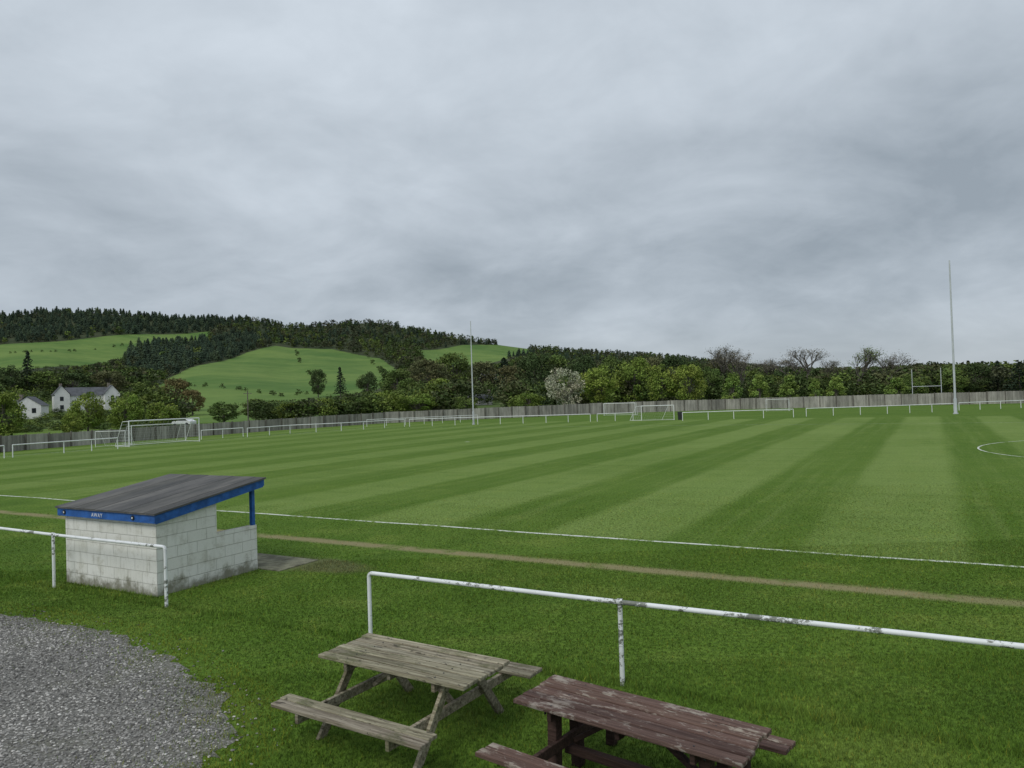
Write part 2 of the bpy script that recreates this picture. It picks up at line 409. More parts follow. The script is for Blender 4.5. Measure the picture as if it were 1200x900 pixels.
# ------------------------------------------------------------ foliage templates
mleaf=attrmat('foliage',0.85,0.15); mbark=simple('bark',(0.14,0.125,0.105),0.95,0.3,3)
def quads(cen,size,rng):
    n=len(cen); a=rng.normal(size=(n,3)); a/=np.linalg.norm(a,axis=1)[:,None]
    b=rng.normal(size=(n,3)); b-=a*(a*b).sum(1)[:,None]; b/=np.linalg.norm(b,axis=1)[:,None]
    s=(size*rng.uniform(0.6,1.3,n))[:,None]; a=a*s;b=b*s*0.7
    return np.stack([cen-a,cen-b*0.9,cen+a,cen+b],1)
def crown(rng,nclump,nleaf,size,w=0.32,zc=0.6,hz=0.38,crad=0.13,narrow=0):
    Q=[];C=[];CL=[]
    for i in range(nclump):
        while True:
            q=rng.uniform(-1,1,3)
            r=np.linalg.norm(q)
            if 0.35<r<1: break
        q=q/r*(r**0.4)
        cz=zc+q[2]*hz*0.85; k=1.0
        if narrow: k=np.clip((1.05-cz)/0.7,0.12,1)
        c=np.array([q[0]*w*0.8*k,q[1]*w*0.8*k,cz]); cr_=crad*rng.uniform(0.65,1.25)
        CL.append(c)
        d=rng.normal(size=(nleaf,3)); d/=np.linalg.norm(d,axis=1)[:,None]
        rr=cr_*rng.uniform(0.3,1.1,nleaf)**0.5
        cen=c+d*rr[:,None]*np.array([1,1,0.75])
        Q.append(quads(cen,size,rng))
        t=rng.uniform(0.7,1.3)*np.ones(nleaf)*rng.uniform(0.8,1.2,nleaf)
        hue=rng.uniform(0.9,1.08)
        C.append(np.stack([t*hue,t,t*0.95],1))
    Q=np.concatenate(Q);C=np.concatenate(C)
    return Q,C,CL
def far_broad(seed,n=10,nl=9,size=0.075,narrow=0):
    rng=np.random.default_rng(seed); Q,C,_=crown(rng,n,nl,size,0.36,0.52,0.42,0.17,narrow); return Q,C
def far_conifer(seed,tiers=6,seg=7):
    rng=np.random.default_rng(seed);Q=[];C=[]
    for i in range(tiers):
        z=0.12+0.76*i/tiers; r=0.22*(1-i/tiers)**0.55+0.03; off=rng.uniform(0,6)
        for k in range(seg):
            a=off+k*2*math.pi/seg; rr=r*rng.uniform(0.7,1.3); da=0.55
            top=min(z+0.24*(1-z*0.5),1.0)*rng.uniform(.95,1.0)
            Q.append([(0,0,top),(math.cos(a-da)*rr*.6,math.sin(a-da)*rr*.6,z+.03),(math.cos(a)*rr,math.sin(a)*rr,z-0.03),(math.cos(a+da)*rr*.6,math.sin(a+da)*rr*.6,z+.03)])
            t=rng.uniform(0.7,1.3); C.append((t,t,t))
    return np.array(Q,float),np.array(C,float)
def scatter_obj(name,items,mats):
    mb=MB()
    for (Q,Ct),pos_,h,wd,col in items:
        n=len(h)
        if n==0: continue
        T=Q.reshape(-1,3); a=RNG.uniform(0,6.28,n); ca=np.cos(a)[:,None];sa=np.sin(a)[:,None]
        X=(T[None,:,0]*ca-T[None,:,1]*sa)*wd[:,None]+pos_[:,0:1]
        Y=(T[None,:,0]*sa+T[None,:,1]*ca)*wd[:,None]+pos_[:,1:2]
        Zz=T[None,:,2]*h[:,None]+pos_[:,2:3]
        V=np.stack([X,Y,Zz],2).reshape(-1,3)
        Cc=(np.repeat(Ct,4,0)[None]*col[:,None,:]).reshape(-1,3)
        mb.add(V,np.arange(len(V)).reshape(-1,4),Cc)
    return mb.obj(name,mats)
PAL=np.array([(0.085,0.120,0.042),(0.105,0.155,0.045),(0.155,0.205,0.050),(0.19,0.245,0.060),(0.130,0.145,0.068),(0.145,0.145,0.080),(0.095,0.108,0.060),(0.060,0.088,0.036)])
CON=np.array([(0.030,0.050,0.030),(0.038,0.060,0.036),(0.048,0.070,0.036)])
# hillside forest
n=17000
az=RNG.uniform(math.radians(-44),math.radians(44),n); D=RNG.uniform(360,1330,n)
el=telev(az,D); ok=~infield(az,el)
con=inpoly(az,el,C1)|inpoly(az,el,C2)
topmix=(~con)&(el>ridge(az)*0.72)&(RNG.random(n)<0.28)
con|=topmix
con&=RNG.random(n)<0.93
ok&=(con)|(RNG.random(n)<0.75)
az=az[ok];D=D[ok];con=con[ok]; n=len(az)
P3=np.stack([np.sin(az)*D,np.cos(az)*D,tz(az,D)-0.3],1)
hh=np.where(con,RNG.uniform(8.5,13,n),RNG.uniform(7,12.5,n)); hh=np.where(D<650,hh*0.75,hh)
elt=(P3[:,2]+hh-H)/D
for _ in range(4):
    bad=infield(az,elt*0.97)&~con; hh=np.where(bad,hh*0.72,hh); elt=(P3[:,2]+hh-H)/D
items=[]
tmpC=[far_conifer(s) for s in range(4)]; tmpB=[far_broad(20+s) for s in range(5)]
kind=RNG.integers(0,20,n)
for k,t in enumerate(tmpC):
    mk=con&(kind%4==k); cc=CON[RNG.integers(0,3,mk.sum())]*RNG.uniform(0.75,1.3,(mk.sum(),1))
    items.append((t,P3[mk],hh[mk],hh[mk]*RNG.uniform(1.0,1.6,mk.sum()),cc))
big=np.sin(az*37)+np.sin(D*0.012+az*20)
for k,t in enumerate(tmpB):
    mk=(~con)&(kind%5==k); m_=mk.sum(); pi=np.where(RNG.random(m_)<0.5,RNG.integers(0,8,m_),np.where(big[mk]>0,1,6))
    cc=PAL[pi]*RNG.uniform(0.5,0.9,(m_,1))
    items.append((t,P3[mk],hh[mk],np.maximum(hh[mk],5)*RNG.uniform(.9,1.3,m_),cc))
# hedgerows and a few field trees
def hedge(pts,nn,h0,h1):
    ae=[azel(*q) for q in pts]; out=[]
    for _ in range(nn):
        i=random.randrange(len(ae)-1); t_=random.random()
        a_=ae[i][0]*(1-t_)+ae[i+1][0]*t_; e_=ae[i][1]*(1-t_)+ae[i+1][1]*t_
        r_=float(ridge(np.array(a_))); D_=D0+(D1-D0)*min(1,max(0.02,e_/r_))**(1/0.9)
        out.append((a_,D_,random.uniform(h0,h1)))
    o_=np.array(out); pp=np.stack([np.sin(o_[:,0])*o_[:,1],np.cos(o_[:,0])*o_[:,1],tz(o_[:,0],o_[:,1])-0.3],1)
    items.append((tmpB[nn%5],pp,o_[:,2],o_[:,2]*1.3,PAL[RNG.integers(0,2,nn)]*RNG.uniform(.5,.9,(nn,1))))
hedge([(345,411),(352,430),(372,448)],9,3,6); hedge([(0,420),(70,414),(150,405)],16,2,4); hedge([(205,452),(260,455),(330,462),(400,458)],26,1.5,3.5); hedge([(430,416),(446,432),(452,448)],14,4,8)
scatter_obj('hillside_forest',items,[mleaf])

# valley woodland behind the fence
def img_x(az): return 600+F*np.tan(az)
n=2700
az=RNG.uniform(math.radians(-46),math.radians(46),n); D=RNG.uniform(160,430,n)
xi=img_x(az); ok=np.ones(n,bool)
ok&=~((xi>52)&(xi<146)&(D<275))
ok&=~((xi>2)&(xi<60)&(D<245))
ok&=~((xi>535)&(xi<595)&(D<225))
ok&=~((xi>835)&(D<190))
ok&=~((xi>630)&(xi<836)&(D<180))
ok&=~(infield(az,telev(az,D)))
az=az[ok];D=D[ok];xi=xi[ok];n=len(az)
h=RNG.uniform(4.5,9,n); 
maxel=np.interp(xi,[-200,0,60,150,200,250,330,450,520,640,850,900,1300],[45,38,24,24,22,8,7,16,38,44,36,25,24])/F
h=np.minimum(h,np.maximum(2.0,maxel*D*RNG.uniform(0.6,1.0,n)+H-tz(az,D)))
P3=np.stack([np.sin(az)*D,np.cos(az)*D,np.maximum(tz(az,D),0)-0.2],1)
tm=[far_broad(50+s,22,26,0.038) for s in range(6)]
items=[]; kd=RNG.integers(0,6,n)
pidx=RNG.choice(8,n,p=[.22,.22,.15,.09,.09,.03,.08,.12])
for k,t in enumerate(tm):
    mk=kd==k; cc=PAL[pidx[mk]]*RNG.uniform(0.60,1.0,(mk.sum(),1))
    items.append((t,P3[mk],h[mk],h[mk]*RNG.uniform(1.0,1.7,mk.sum()),cc))
m_=140; a2=np.arctan((RNG.uniform(-40,190,m_)-600)/F); d2=RNG.uniform(150,250,m_); h2=RNG.uniform(1.2,2.4,m_)
P4=np.stack([np.sin(a2)*d2,np.cos(a2)*d2,np.maximum(tz(a2,d2),0)-0.2],1)
items.append((tm[0],P4,h2,h2*RNG.uniform(1.5,3,m_),PAL[RNG.integers(0,4,m_)]*RNG.uniform(.6,1,(m_,1))))
scatter_obj('valley_woodland',items,[mleaf])

# ------------------------------------------------------------ individual trees
def limbs(mb,p,d,L,r,depth,rng,spread=0.6,mat=0,ends=None,nb=3):
    p1=p+d*L; mb.tube(p,p1,r,r*0.68,n=6 if depth>1 else 3,caps=False,mat=mat,col=(1,1,1))
    if ends is not None and depth<3: ends.append(p1)
    if depth==0: return
    for i in range(nb):
        dd=Vector((d.x+rng.uniform(-spread,spread),d.y+rng.uniform(-spread,spread),d.z+rng.uniform(-spread*0.5,spread*0.5)+0.08)).normalized()
        q=p.lerp(p1,rng.uniform(0.6,1.0)) if i else p1
        limbs(mb,q,dd,L*rng.uniform(0.62,0.82),r*rng.uniform(0.5,0.66),depth-1,rng,spread,mat,ends,nb)
def tree_mesh(kind,seed):
    rng=np.random.default_rng(seed); pr=random.Random(seed); mb=MB()
    if kind in('broad','young','blossom','oak'):
        prm=dict(broad=(46,105,0.020,.36,.54,.44,.12,0),oak=(56,95,0.020,.42,.54,.44,.12,0),young=(34,95,0.022,.30,.52,.46,.10,1),blossom=(44,85,.02,.42,.50,.44,.12,0))[kind]
        Q,C,CL=crown(rng,prm[0],prm[1],prm[2],prm[3],prm[4],prm[5],prm[6],prm[7])
        mb.add(Q.reshape(-1,3),np.arange(len(Q)*4).reshape(-1,4),np.repeat(C,4,0),0)
        mb.tube((0,0,-0.03),(0.01,0,0.35),0.028,0.02,8,mat=1); mb.tube((0.01,0,0.35),(0,0.01,0.7),0.02,0.008,6,mat=1)
        for c in CL[::2]:
            st=Vector((0.01,0,pr.uniform(0.2,0.55))); mb.tube(st,Vector(c),0.009,0.003,4,mat=1,caps=False)
    elif kind=='bare':
        ends=[]
        limbs(mb,Vector((0,0,-0.02)),Vector((0.02,0,1)).normalized(),0.24,0.020,6,pr,0.58,1,ends,3)
        e=np.array([tuple(q) for q in ends if q.z>0.3]); z=e[:,2].max()
        pick=e[rng.integers(0,len(e),1300)]+rng.normal(size=(1300,3))*0.02
        Q=quads(pick,0.006,rng); t=rng.uniform(0.7,1.3,(len(Q),1))
        mb.add(Q.reshape(-1,3),np.arange(len(Q)*4).reshape(-1,4),np.repeat(t*np.ones((1,3)),4,0),0)
        wmx=np.percentile(np.hypot(e[:,0],e[:,1]),95)
        for i in range(len(mb.v)): mb.v[i]=mb.v[i]*np.array([0.46/wmx,0.46/wmx,1/z])
    elif kind=='conifer':
        T=14
        for i in range(T):
            z=0.10+0.86*i/T; r=0.22*(1-i/T)**0.8+0.015
            k=int(16-i*0.6)
            for j in range(k):
                a=pr.uniform(0,6.28); rr=r*pr.uniform(.6,1.2)
                m_=12; t=rng.uniform(0.15,1,m_); cen=np.stack([np.cos(a)*rr*t,np.sin(a)*rr*t,z+0.05-0.06*t+rng.normal(size=m_)*.008],1)
                Q=quads(cen,0.018,rng); tt=pr.uniform(.7,1.3)*np.ones((m_*4,3)); mb.add(Q.reshape(-1,3),np.arange(m_*4).reshape(-1,4),tt,0)
        mb.tube((0,0,-0.03),(0,0,0.96),0.02,0.003,7,mat=1)
    return mb
COLS=dict(spring=(0.185,0.240,0.052),green=(0.120,0.168,0.048),dark=(0.072,0.104,0.040),young=(0.20,0.275,0.07),blossom=(0.335,0.345,0.265),bare=(0.19,0.18,0.13),conifer=(0.038,0.058,0.034),yellow=(0.215,0.275,0.060),brown=(0.145,0.145,0.070),russet=(0.19,0.155,0.07))
cache={}; mleafs={}
KI=dict(broad=1,oak=2,young=3,blossom=4,bare=5,conifer=6)
def get_mesh(kind,ck,var):
    key=(kind,ck,var)
    if key not in cache:
        mb=tree_mesh(kind,KI[kind]*100+var*17)
        if ck not in mleafs:
            m_,nt,b=newmat('leaves_'+ck,0.85,0.15); g=N(nt)
            r=g.n('ShaderNodeObjectInfo').outputs['Random']
            c=g.mix(1.0,g.col(),COLS[ck],'MULTIPLY'); c=g.mix(1.0,c,g.mix(r,(0.80,0.86,0.85),(1.16,1.12,1.1)),'MULTIPLY'); g.l(c,b.inputs['Base Color']); mleafs[ck]=m_
        cache[key]=mb.mesh(kind+'_tree',[mleafs[ck],mbark])
    return cache[key]
NAMES=dict(broad='broadleaf_tree',oak='broadleaf_tree',young='young_lime_tree',blossom='blossom_tree',bare='bare_tree',conifer='conifer_tree')
def tree(x,ytop,wpx,D,kind,ck,var=0):
    az_,et=azel(x,ytop); D=float(D); gz=max(float(tz(np.array(az_),np.array(D))),0.0)
    ht=H+D*et-gz; wm=wpx/F*D*math.cos(az_)
    me=get_mesh(kind,ck,var)
    nat={'broad':.82,'oak':.95,'young':.66,'blossom':.95,'bare':.9,'conifer':.42}[kind]
    o=bpy.data.objects.new(NAMES[kind],me); scene.collection.objects.link(o)
    o.location=(math.sin(az_)*D,math.cos(az_)*D,gz-0.1); sx_=wm/nat
    o.scale=(sx_,sx_,ht); o.rotation_euler=(0,0,random.uniform(0,6.28))
L=[(660,427,56,158,'blossom','blossom',0),(628,409,58,205,'oak','dark',1),(598,424,46,215,'broad','brown',0),(700,424,54,172,'broad','spring',1),
(742,416,60,182,'oak','spring',0),(775,423,46,172,'broad','spring',2),(806,423,50,170,'oak','spring',1),(830,426,36,200,'broad','green',1),(720,414,54,230,'oak','green',0),(790,415,50,240,'oak','dark',2),(765,412,44,245,'broad','brown',1),(838,417,44,240,'oak','brown',0),(680,414,50,240,'oak','dark',0),(650,414,46,250,'oak','green',2),
(858,434,32,158,'young','young',0),(889,435,30,158,'young','young',1),(925,437,31,158,'young','young',2),(955,441,27,156,'young','young',0),(979,438,28,156,'young','young',1),(1050,440,34,158,'young','young',2),
(868,407,56,215,'bare','bare',0),(846,404,48,235,'bare','bare',1),(940,407,66,205,'bare','bare',2),(1003,405,54,200,'bare','spring',1),(1036,412,52,205,'bare','bare',0),(905,419,44,230,'bare','bare',1),(975,421,44,225,'bare','brown',2),
(922,428,50,260,'oak','dark',0),(890,428,50,260,'oak','green',1),(960,430,50,255,'oak','dark',2),(1020,428,50,255,'oak','green',0),(1060,428,46,250,'broad','dark',1),
(1088,424,44,215,'broad','brown',0),(1115,428,40,190,'broad','green',1),(1142,424,44,195,'oak','dark',2),(1168,420,26,200,'conifer','conifer',0),(1194,421,34,190,'conifer','conifer',1),(1225,418,60,190,'oak','green',1),(1270,418,60,190,'oak','dark',1),(1070,434,36,175,'broad','green',2),
(2,453,54,104,'broad','yellow',0),(-40,450,56,104,'broad','yellow',1),(102,455,44,112,'broad','yellow',2),(147,455,44,110,'broad','yellow',1),(84,480,28,108,'broad','spring',0),
(32,408,22,330,'conifer','conifer',0),(12,425,40,330,'broad','dark',1),(50,432,50,330,'broad','green',0),(-10,432,50,300,'oak','dark',0),(85,436,50,330,'oak','dark',2),(128,432,50,330,'oak','brown',1),
(398,428,17,300,'conifer','conifer',1),(372,430,24,300,'oak','dark',1),(430,434,30,270,'oak','dark',0),(465,430,48,235,'broad','green',0),(500,418,60,260,'oak','brown',0),(530,412,56,270,'oak','green',2),(566,420,44,290,'broad','brown',0),(590,416,36,260,'conifer','conifer',0),(480,440,40,200,'broad','green',1),(515,442,44,205,'oak','spring',2),
(205,440,44,240,'oak','russet',1),(172,444,46,230,'broad','green',2),(225,454,32,220,'broad','russet',0),(300,466,46,170,'oak','green',2),(262,468,42,165,'broad','green',1),(450,455,46,175,'broad','spring',1),(488,460,60,165,'oak','yellow',0),(385,465,56,168,'oak','yellow',0),(340,469,46,165,'broad','spring',0),(420,462,44,165,'broad','green',1),(545,462,34,160,'broad','green',2),(620,458,40,160,'broad','spring',1),(190,468,44,140,'broad','spring',2)]
for t in L: tree(*t)

# ------------------------------------------------------------ timber fence
mfence,nt,b=newmat('weathered_fence',0.95,0.15); g=N(nt); p=g.pos()
n=g.noise(g.vmul(p,(1.2,1.2,0.3)),1,5,0.7)
c=g.mix(1.0,g.col(),g.mix(g.mr(n,0.3,0.7),(0.7,0.7,0.7),(1.25,1.25,1.25)),'MULTIPLY'); g.l(c,b.inputs['Base Color'])
FP=[(-120,545,1.45),(0,530,1.45),(130,519,1.45),(250,510,1.5),(330,504,1.6),(450,496,1.75),(600,489.5,1.9),(720,484.5,2.0),(850,480,2.0),(1000,476.5,2.0),(1200,472.5,2.0),(1400,469,2.0)]
mb=MB()
for i in range(len(FP)-1):
    a=gp(FP[i][0],FP[i][1]);b_=gp(FP[i+1][0],FP[i+1][1]); L_=(b_-a).length; d=(b_-a)/L_; k=int(L_/0.16); sdv=Vector((-d.y,d.x,0))
    for j in range(k):
        t=(j+.5)/k; hh_=FP[i][2]*(1-t)+FP[i+1][2]*t; q=a.lerp(b_,t)
        panel=int(t*L_/2.5); pt=random.Random(i*100+panel).uniform(0.75,1.2); tn=0.33*pt*random.uniform(0.8,1.15)
        hj=hh_+random.uniform(-.02,.02)+random.Random(i*77+panel).uniform(-.05,.05)
        mb.box((q.x,q.y,hj/2),(L_/k*0.92,0.025,hj),(d,sdv,Vector((0,0,1))),(tn*1.03,tn*0.98,tn*0.88))
    m_=int(L_/2.5)
    for j in range(m_+1):
        t=j/max(m_,1); hh_=FP[i][2]*(1-t)+FP[i+1][2]*t; q=a.lerp(b_,t)-sdv*0.09*(1 if sdv.dot(a)>0 else -1)
        mb.box((q.x,q.y,hh_/2+.04),(0.13,0.11,hh_+.10),(d,sdv,Vector((0,0,1))),(0.15,0.14,0.12))
mb.obj('timber_fence',[mfence])

# ------------------------------------------------------------ far pitch rails
def rail(name,pts,h=1.0,sp=3.2,r=0.035,mat=mwhite):
    mb=MB()
    for i in range(len(pts)-1):
        a=pts[i];b_=pts[i+1];L_=(b_-a).length
        mb.tube(a+Vector((0,0,h)),b_+Vector((0,0,h)),r,n=8)
        k=max(1,round(L_/sp))
        for j in range(k+1):
            if j==0 and i>0: continue
            q=a.lerp(b_,j/k); mb.tube(q+Vector((0,0,-.05)),q+Vector((0,0,h)),r*0.9,n=8)
    return mb.obj(name,[mat])
for pl in ([(15,536),(75,531),(138,526)],[(236,515),(285,511.5)],[(290,512),(340,508),(400,505),(474,500)],[(480,500),(560,497.5),(640,495.5),(692,494)],
           [(700,494),(742,492.5)],[(800,493),(860,491),(930,489)],[(945,488),(1040,485),(1118,482)],[(1124,481),(1220,477)],[(-60,543),(5,537)]):
    rail('perimeter_rail',[gp(*q) for q in pl],h=1.0,r=0.045)
rail('perimeter_rail',[gp(430,500),gp(560,494)],h=1.0,sp=3)

# goals
def goal(name,a,b_,h,depth,back,r=0.05):
    o=empty(name); mb=MB(); up=Vector((0,0,h)); bk=back*depth
    mb.tube(a,a+up,r);mb.tube(b_,b_+up,r);mb.tube(a+up,b_+up,r)
    tb=back*depth*0.45
    for q in (a,b_):
        mb.tube(q+up,q+up*0.98+tb,r*.5,n=6); mb.tube(q+up*0.98+tb,q+bk+Vector((0,0,.05)),r*.5,n=6); mb.tube(q+Vector((0,0,.05)),q+bk+Vector((0,0,.05)),r*.5,n=6)
    mb.tube(a+bk+Vector((0,0,.05)),b_+bk+Vector((0,0,.05)),r*.5,n=6); mb.tube(a+up*.98+tb,b_+up*.98+tb,r*.4,n=6)
    mb.obj('frame',[mwhite],parent=o)
    mb=MB(); k=14
    for i in range(k+1):
        q=a.lerp(b_,i/k); mb.tube(q+up*.97+tb,q+bk+Vector((0,0,.05)),0.006,n=3,caps=False); mb.tube(q+up*.98,q+up*.97+tb,0.006,n=3,caps=False)
    for i in range(1,8):
        t=i/8; p0=(up*.97+tb)*(1-t)+(bk)*t
        mb.tube(a+p0,b_+p0,0.006,n=3,caps=False)
        for q in (a,b_):
            mb.tube(q+Vector((0,0,h*(1-t))),q+p0,0.006,n=3,caps=False)
    mb.obj('net',[mnet],parent=o)
goal('football_goal',P(-66.8,GE-3.9),P(-66.8,GE+3.9),2.44,2.2,-E1,.055)
goal('football_goal',P(-69.5,GE-1.2)+E1*-1,P(-69.5,GE+5.0)+E1*-1,1.9,1.5,-E1,0.035)
a=gp(752,493); goal('football_goal',a,a+E2*1+E1*4.0,1.9,1.6,-E1,0.045)
a=gp(708,487); goal('football_goal',a,a+E1*5.5,2.0,1.2,E2,0.045)
a=gp(112,524); goal('football_goal',a,a+E1*2.4+E2*1.5,1.5,1.0,E2,0.03)
a=gp(898,482); goal('football_goal',a,a+E1*3.5,1.9,1.2,E2,0.035)
for (x_,y_),ht,r in (((555,497.5),14.2,0.095),((1120,485),18.0,0.13)):
    q=gp(x_,y_); mb=MB(); mb.tube(q+Vector((0,0,-.1)),q+Vector((0,0,ht*0.5)),r,r*.85,12); mb.tube(q+Vector((0,0,ht*.5)),q+Vector((0,0,ht)),r*.85,r*.6,12)
    mb.tube(q,q+Vector((0,0,1.8)),r*1.45,r*1.4,12); mb.tube(q,q+Vector((0,0,.12)),r*2.2,r*2.2,12)
    mb.obj('rugby_post',[mpole])
az1,_=azel(1069,450); az2,_=azel(1103,450)
q1=Vector((math.sin(az1)*150,math.cos(az1)*150,0)); q2=Vector((math.sin(az2)*148,math.cos(az2)*148,0))
mb=MB(); mb.tube(q1,q1+Vector((0,0,6.3)),.055);mb.tube(q2,q2+Vector((0,0,6.3)),.055);mb.tube(q1+Vector((0,0,3.2)),q2+Vector((0,0,3.2)),.05)
mb.obj('rugby_goal_posts',[mpole])
q=gp(797,492); mb=MB(); mb.tube(q,q+Vector((0,0,.95)),.25,.3,12); mb.tube(q+Vector((0,0,.95)),q+Vector((0,0,1.05)),.33,.28,12); mb.obj('litter_bin',[mdark])

# ------------------------------------------------------------ near rails
def curved_rail(name,s0,s1,posts,e=8.68,h=1.03,r=0.030,left_end=False,right_end=False):
    mb=MB(); bend=0.06
    def arc(s,sgn):
        c=P(s+sgn*bend,e,h-bend); prev=P(s,e,h-bend)
        for i in range(1,6):
            t=i/5*math.pi/2; nx=c+E1*(-sgn*bend*math.cos(t))+Vector((0,0,bend*math.sin(t)))
            mb.tube(prev,nx,r,n=12,caps=False); prev=nx
        mb.tube(P(s,e,-.1),P(s,e,h-bend),r,n=14,caps=False)
    A=s0+(bend if left_end else 0);B=s1-(bend if right_end else 0)
    K=24; sag=lambda t:-0.012*math.sin(t*9)*math.sin(math.pi*t)
    for i in range(K):
        t0=i/K;t1=(i+1)/K
        mb.tube(P(A+(B-A)*t0,e,h+sag(t0)),P(A+(B-A)*t1,e,h+sag(t1)),r,n=14,caps=False)
    if left_end: arc(s0,1)
    if right_end: arc(s1,-1)
    for s in posts: mb.tube(P(s,e,-.1),P(s,e,h),r,n=14); mb.tube(P(s-.035,e,h),P(s+.035,e,h),r*1.25,n=14)
    mb.obj(name,[mrail],smooth=True)
curved_rail('touchline_rail',-7.46,9.6,[-3.46,1.2,5.4],left_end=True)
curved_rail('touchline_rail',-27,-12.22,[-15.8,-19.5,-23.2],h=1.08,right_end=True)

# ------------------------------------------------------------ dugout
dg=empty('team_dugout',P(-13.0,9.05),math.atan2(E1.y,E1.x))
mblk,nt,b=newmat('painted_blockwork',0.85,0.2); g=N(nt); ob=g.obj(); sx=g.n('ShaderNodeSeparateXYZ'); g.l(ob,sx.inputs[0])
br=g.n('ShaderNodeTexBrick'); g.l(g.comb(g.math('ADD',sx.outputs[0],sx.outputs[1]),sx.outputs[2]),br.inputs['Vector'])
br.inputs['Scale'].default_value=1.0; br.inputs['Brick Width'].default_value=0.45; br.inputs['Row Height'].default_value=0.225; br.inputs['Mortar Size'].default_value=0.006; br.inputs['Mortar Smooth'].default_value=0.5
br.inputs['Color1'].default_value=(1,1,1,1);br.inputs['Color2'].default_value=(0.92,0.92,0.90,1);br.inputs['Mortar'].default_value=(0.74,0.74,0.71,1)
n=g.noise(ob,3,6,0.7); n2=g.noise(ob,40,3,0.7); n4=g.noise(g.vmul(ob,(9,9,1.2)),1,4,0.7)
c=g.mix(g.mr(n,0.48,0.72,0,0.7),(0.82,0.81,0.76),(0.52,0.50,0.42))
c=g.mix(g.mr(n4,0.5,0.75,0,0.35),c,(0.44,0.43,0.36))
c=g.mix(1.0,c,br.outputs['Color'],'MULTIPLY')
ht_=g.math('ADD',sx.outputs[2],g.math('MULTIPLY',g.math('SUBTRACT',0.5,n),0.9))
c=g.mix(g.mr(ht_,0.02,0.30,0.8,0),c,(0.15,0.145,0.09))
c=g.mix(g.mr(n2,0.62,0.68,0,0.6),c,(0.33,0.33,0.28))
g.l(c,b.inputs['Base Color']); g.bump(g.math('ADD',g.math('MULTIPLY',br.outputs['Fac'],-1.0),g.math('MULTIPLY',n2,0.6)),0.9,0.014,b)
mblue=simple('blue_paint',(0.026,0.11,0.36),0.55,0.3,5)
mroof,nt,b=newmat('roof_felt',0.95,0.15); g=N(nt); ob=g.obj(); n=g.noise(g.vmul(ob,(3.0,0.8,1)),1,5,0.7); n2=g.noise(ob,60,2)
c=g.mix(g.mr(n,0.3,0.7),(0.085,0.087,0.088),(0.155,0.152,0.145)); c=g.mix(1.0,c,g.col(),'MULTIPLY'); c=g.mix(g.mr(n2,0.5,0.75,0,.3),c,(0.2,0.2,0.19)); g.l(c,b.inputs['Base Color']); g.bump(n2,0.4,0.004,b)
W=3.0;Dp=2.42;T=0.12;zb=1.50;zf=1.86
sl=(zf-zb)/Dp
def prism(mb,pts2,x0,x1,mat=0,col=(1,1,1)):
    v=[(x0,y,z) for y,z in pts2]+[(x1,y,z) for y,z in pts2]
    mb.add(v,[(0,3,2,1),(4,5,6,7),(0,1,5,4),(1,2,6,5),(2,3,7,6),(3,0,4,7)],col,mat)
mb=MB(); mb.box((-W/2,T/2,zb/2),(W,T,zb)); mb.obj('back_wall',[mblk],parent=dg)
for nm,x0,x1 in (('side_wall_right',-T,0),('side_wall_left',-W,-W+T)):
    mb=MB(); yo=1.38
    prism(mb,[(T+.001,-.05),(yo,-.05),(yo,zb+sl*yo),(T+.001,zb+sl*T)],x0,x1)
    prism(mb,[(yo+.001,-.05),(Dp,-.05),(Dp,0.98),(yo+.001,0.98)],x0,x1)
    mb.obj(nm,[mblk],parent=dg)
mb=MB()
for x0 in (-0.10,-W+0.02): prism(mb,[(Dp-.10,0.98),(Dp-.02,.98),(Dp-.02,zf-.02),(Dp-.10,zf-.03)],x0,x0+0.08)
mb.obj('front_posts',[mblue],parent=dg)
mb=MB(); mb.box((-W/2,Dp*0.5,0.02),(W-.3,Dp-.2,.04)); mb.box((-W/2,0.36,0.45),(W-.3,.38,.05)); 
for xx in (-.6,-1.5,-2.4): mb.box((xx,.36,.22),(.08,.3,.40))
mb.obj('bench_and_floor',[simple('old_timber',(0.14,0.11,0.08))],parent=dg)
o0=-0.10;o1=Dp+0.14
def rz(y): return zb+sl*y
mb=MB(); prism(mb,[(o0+.03,rz(o0)),(o1-.03,rz(o1)),(o1-.03,rz(o1)+.06),(o0+.03,rz(o0)+.06)],-W-.08,.08)
mb.obj('roof_deck',[simple('ply',(0.12,0.1,0.08))],parent=dg)
mb=MB()
prism(mb,[(o0,rz(o0)-.07),(o0+.028,rz(o0)-.07),(o0+.028,rz(o0)+.085),(o0,rz(o0)+.085)],-W-.11,.11)
prism(mb,[(o1-.028,rz(o1)-.06),(o1,rz(o1)-.06),(o1,rz(o1)+.085),(o1-.028,rz(o1)+.085)],-W-.11,.11)
for x0 in (-W-.11,.082): prism(mb,[(o0+.029,rz(o0)-.085),(o1-.029,rz(o1)-.085),(o1-.029,rz(o1)+.08),(o0+.029,rz(o0)+.08)],x0,x0+.028)
mb.obj('fascia_boards',[mblue],parent=dg)
mb=MB()
prism(mb,[(o0-.03,rz(o0)+.088),(o1+.03,rz(o1)+.088),(o1+.03,rz(o1)+.112),(o0-.03,rz(o0)+.112)],-W-.14,.14)
xs=-W-.145; kk=0
while xs<.14:
    wd_=random.uniform(.30,.46); x1=min(xs+wd_,.147); tn=random.uniform(.72,1.25); up=0.004*(kk%2)
    prism(mb,[(o0-.032-.004*(kk%2),rz(o0)+.113),(o1+.032,rz(o1)+.113),(o1+.032,rz(o1)+.122+up),(o0-.032-.004*(kk%2),rz(o0)+.122+up)],xs,x1-.006,col=(tn,tn*random.uniform(.97,1.0),tn*random.uniform(.93,1.0)))
    xs=x1+.002; kk+=1
mb.obj('felt_roof',[mroof],parent=dg)
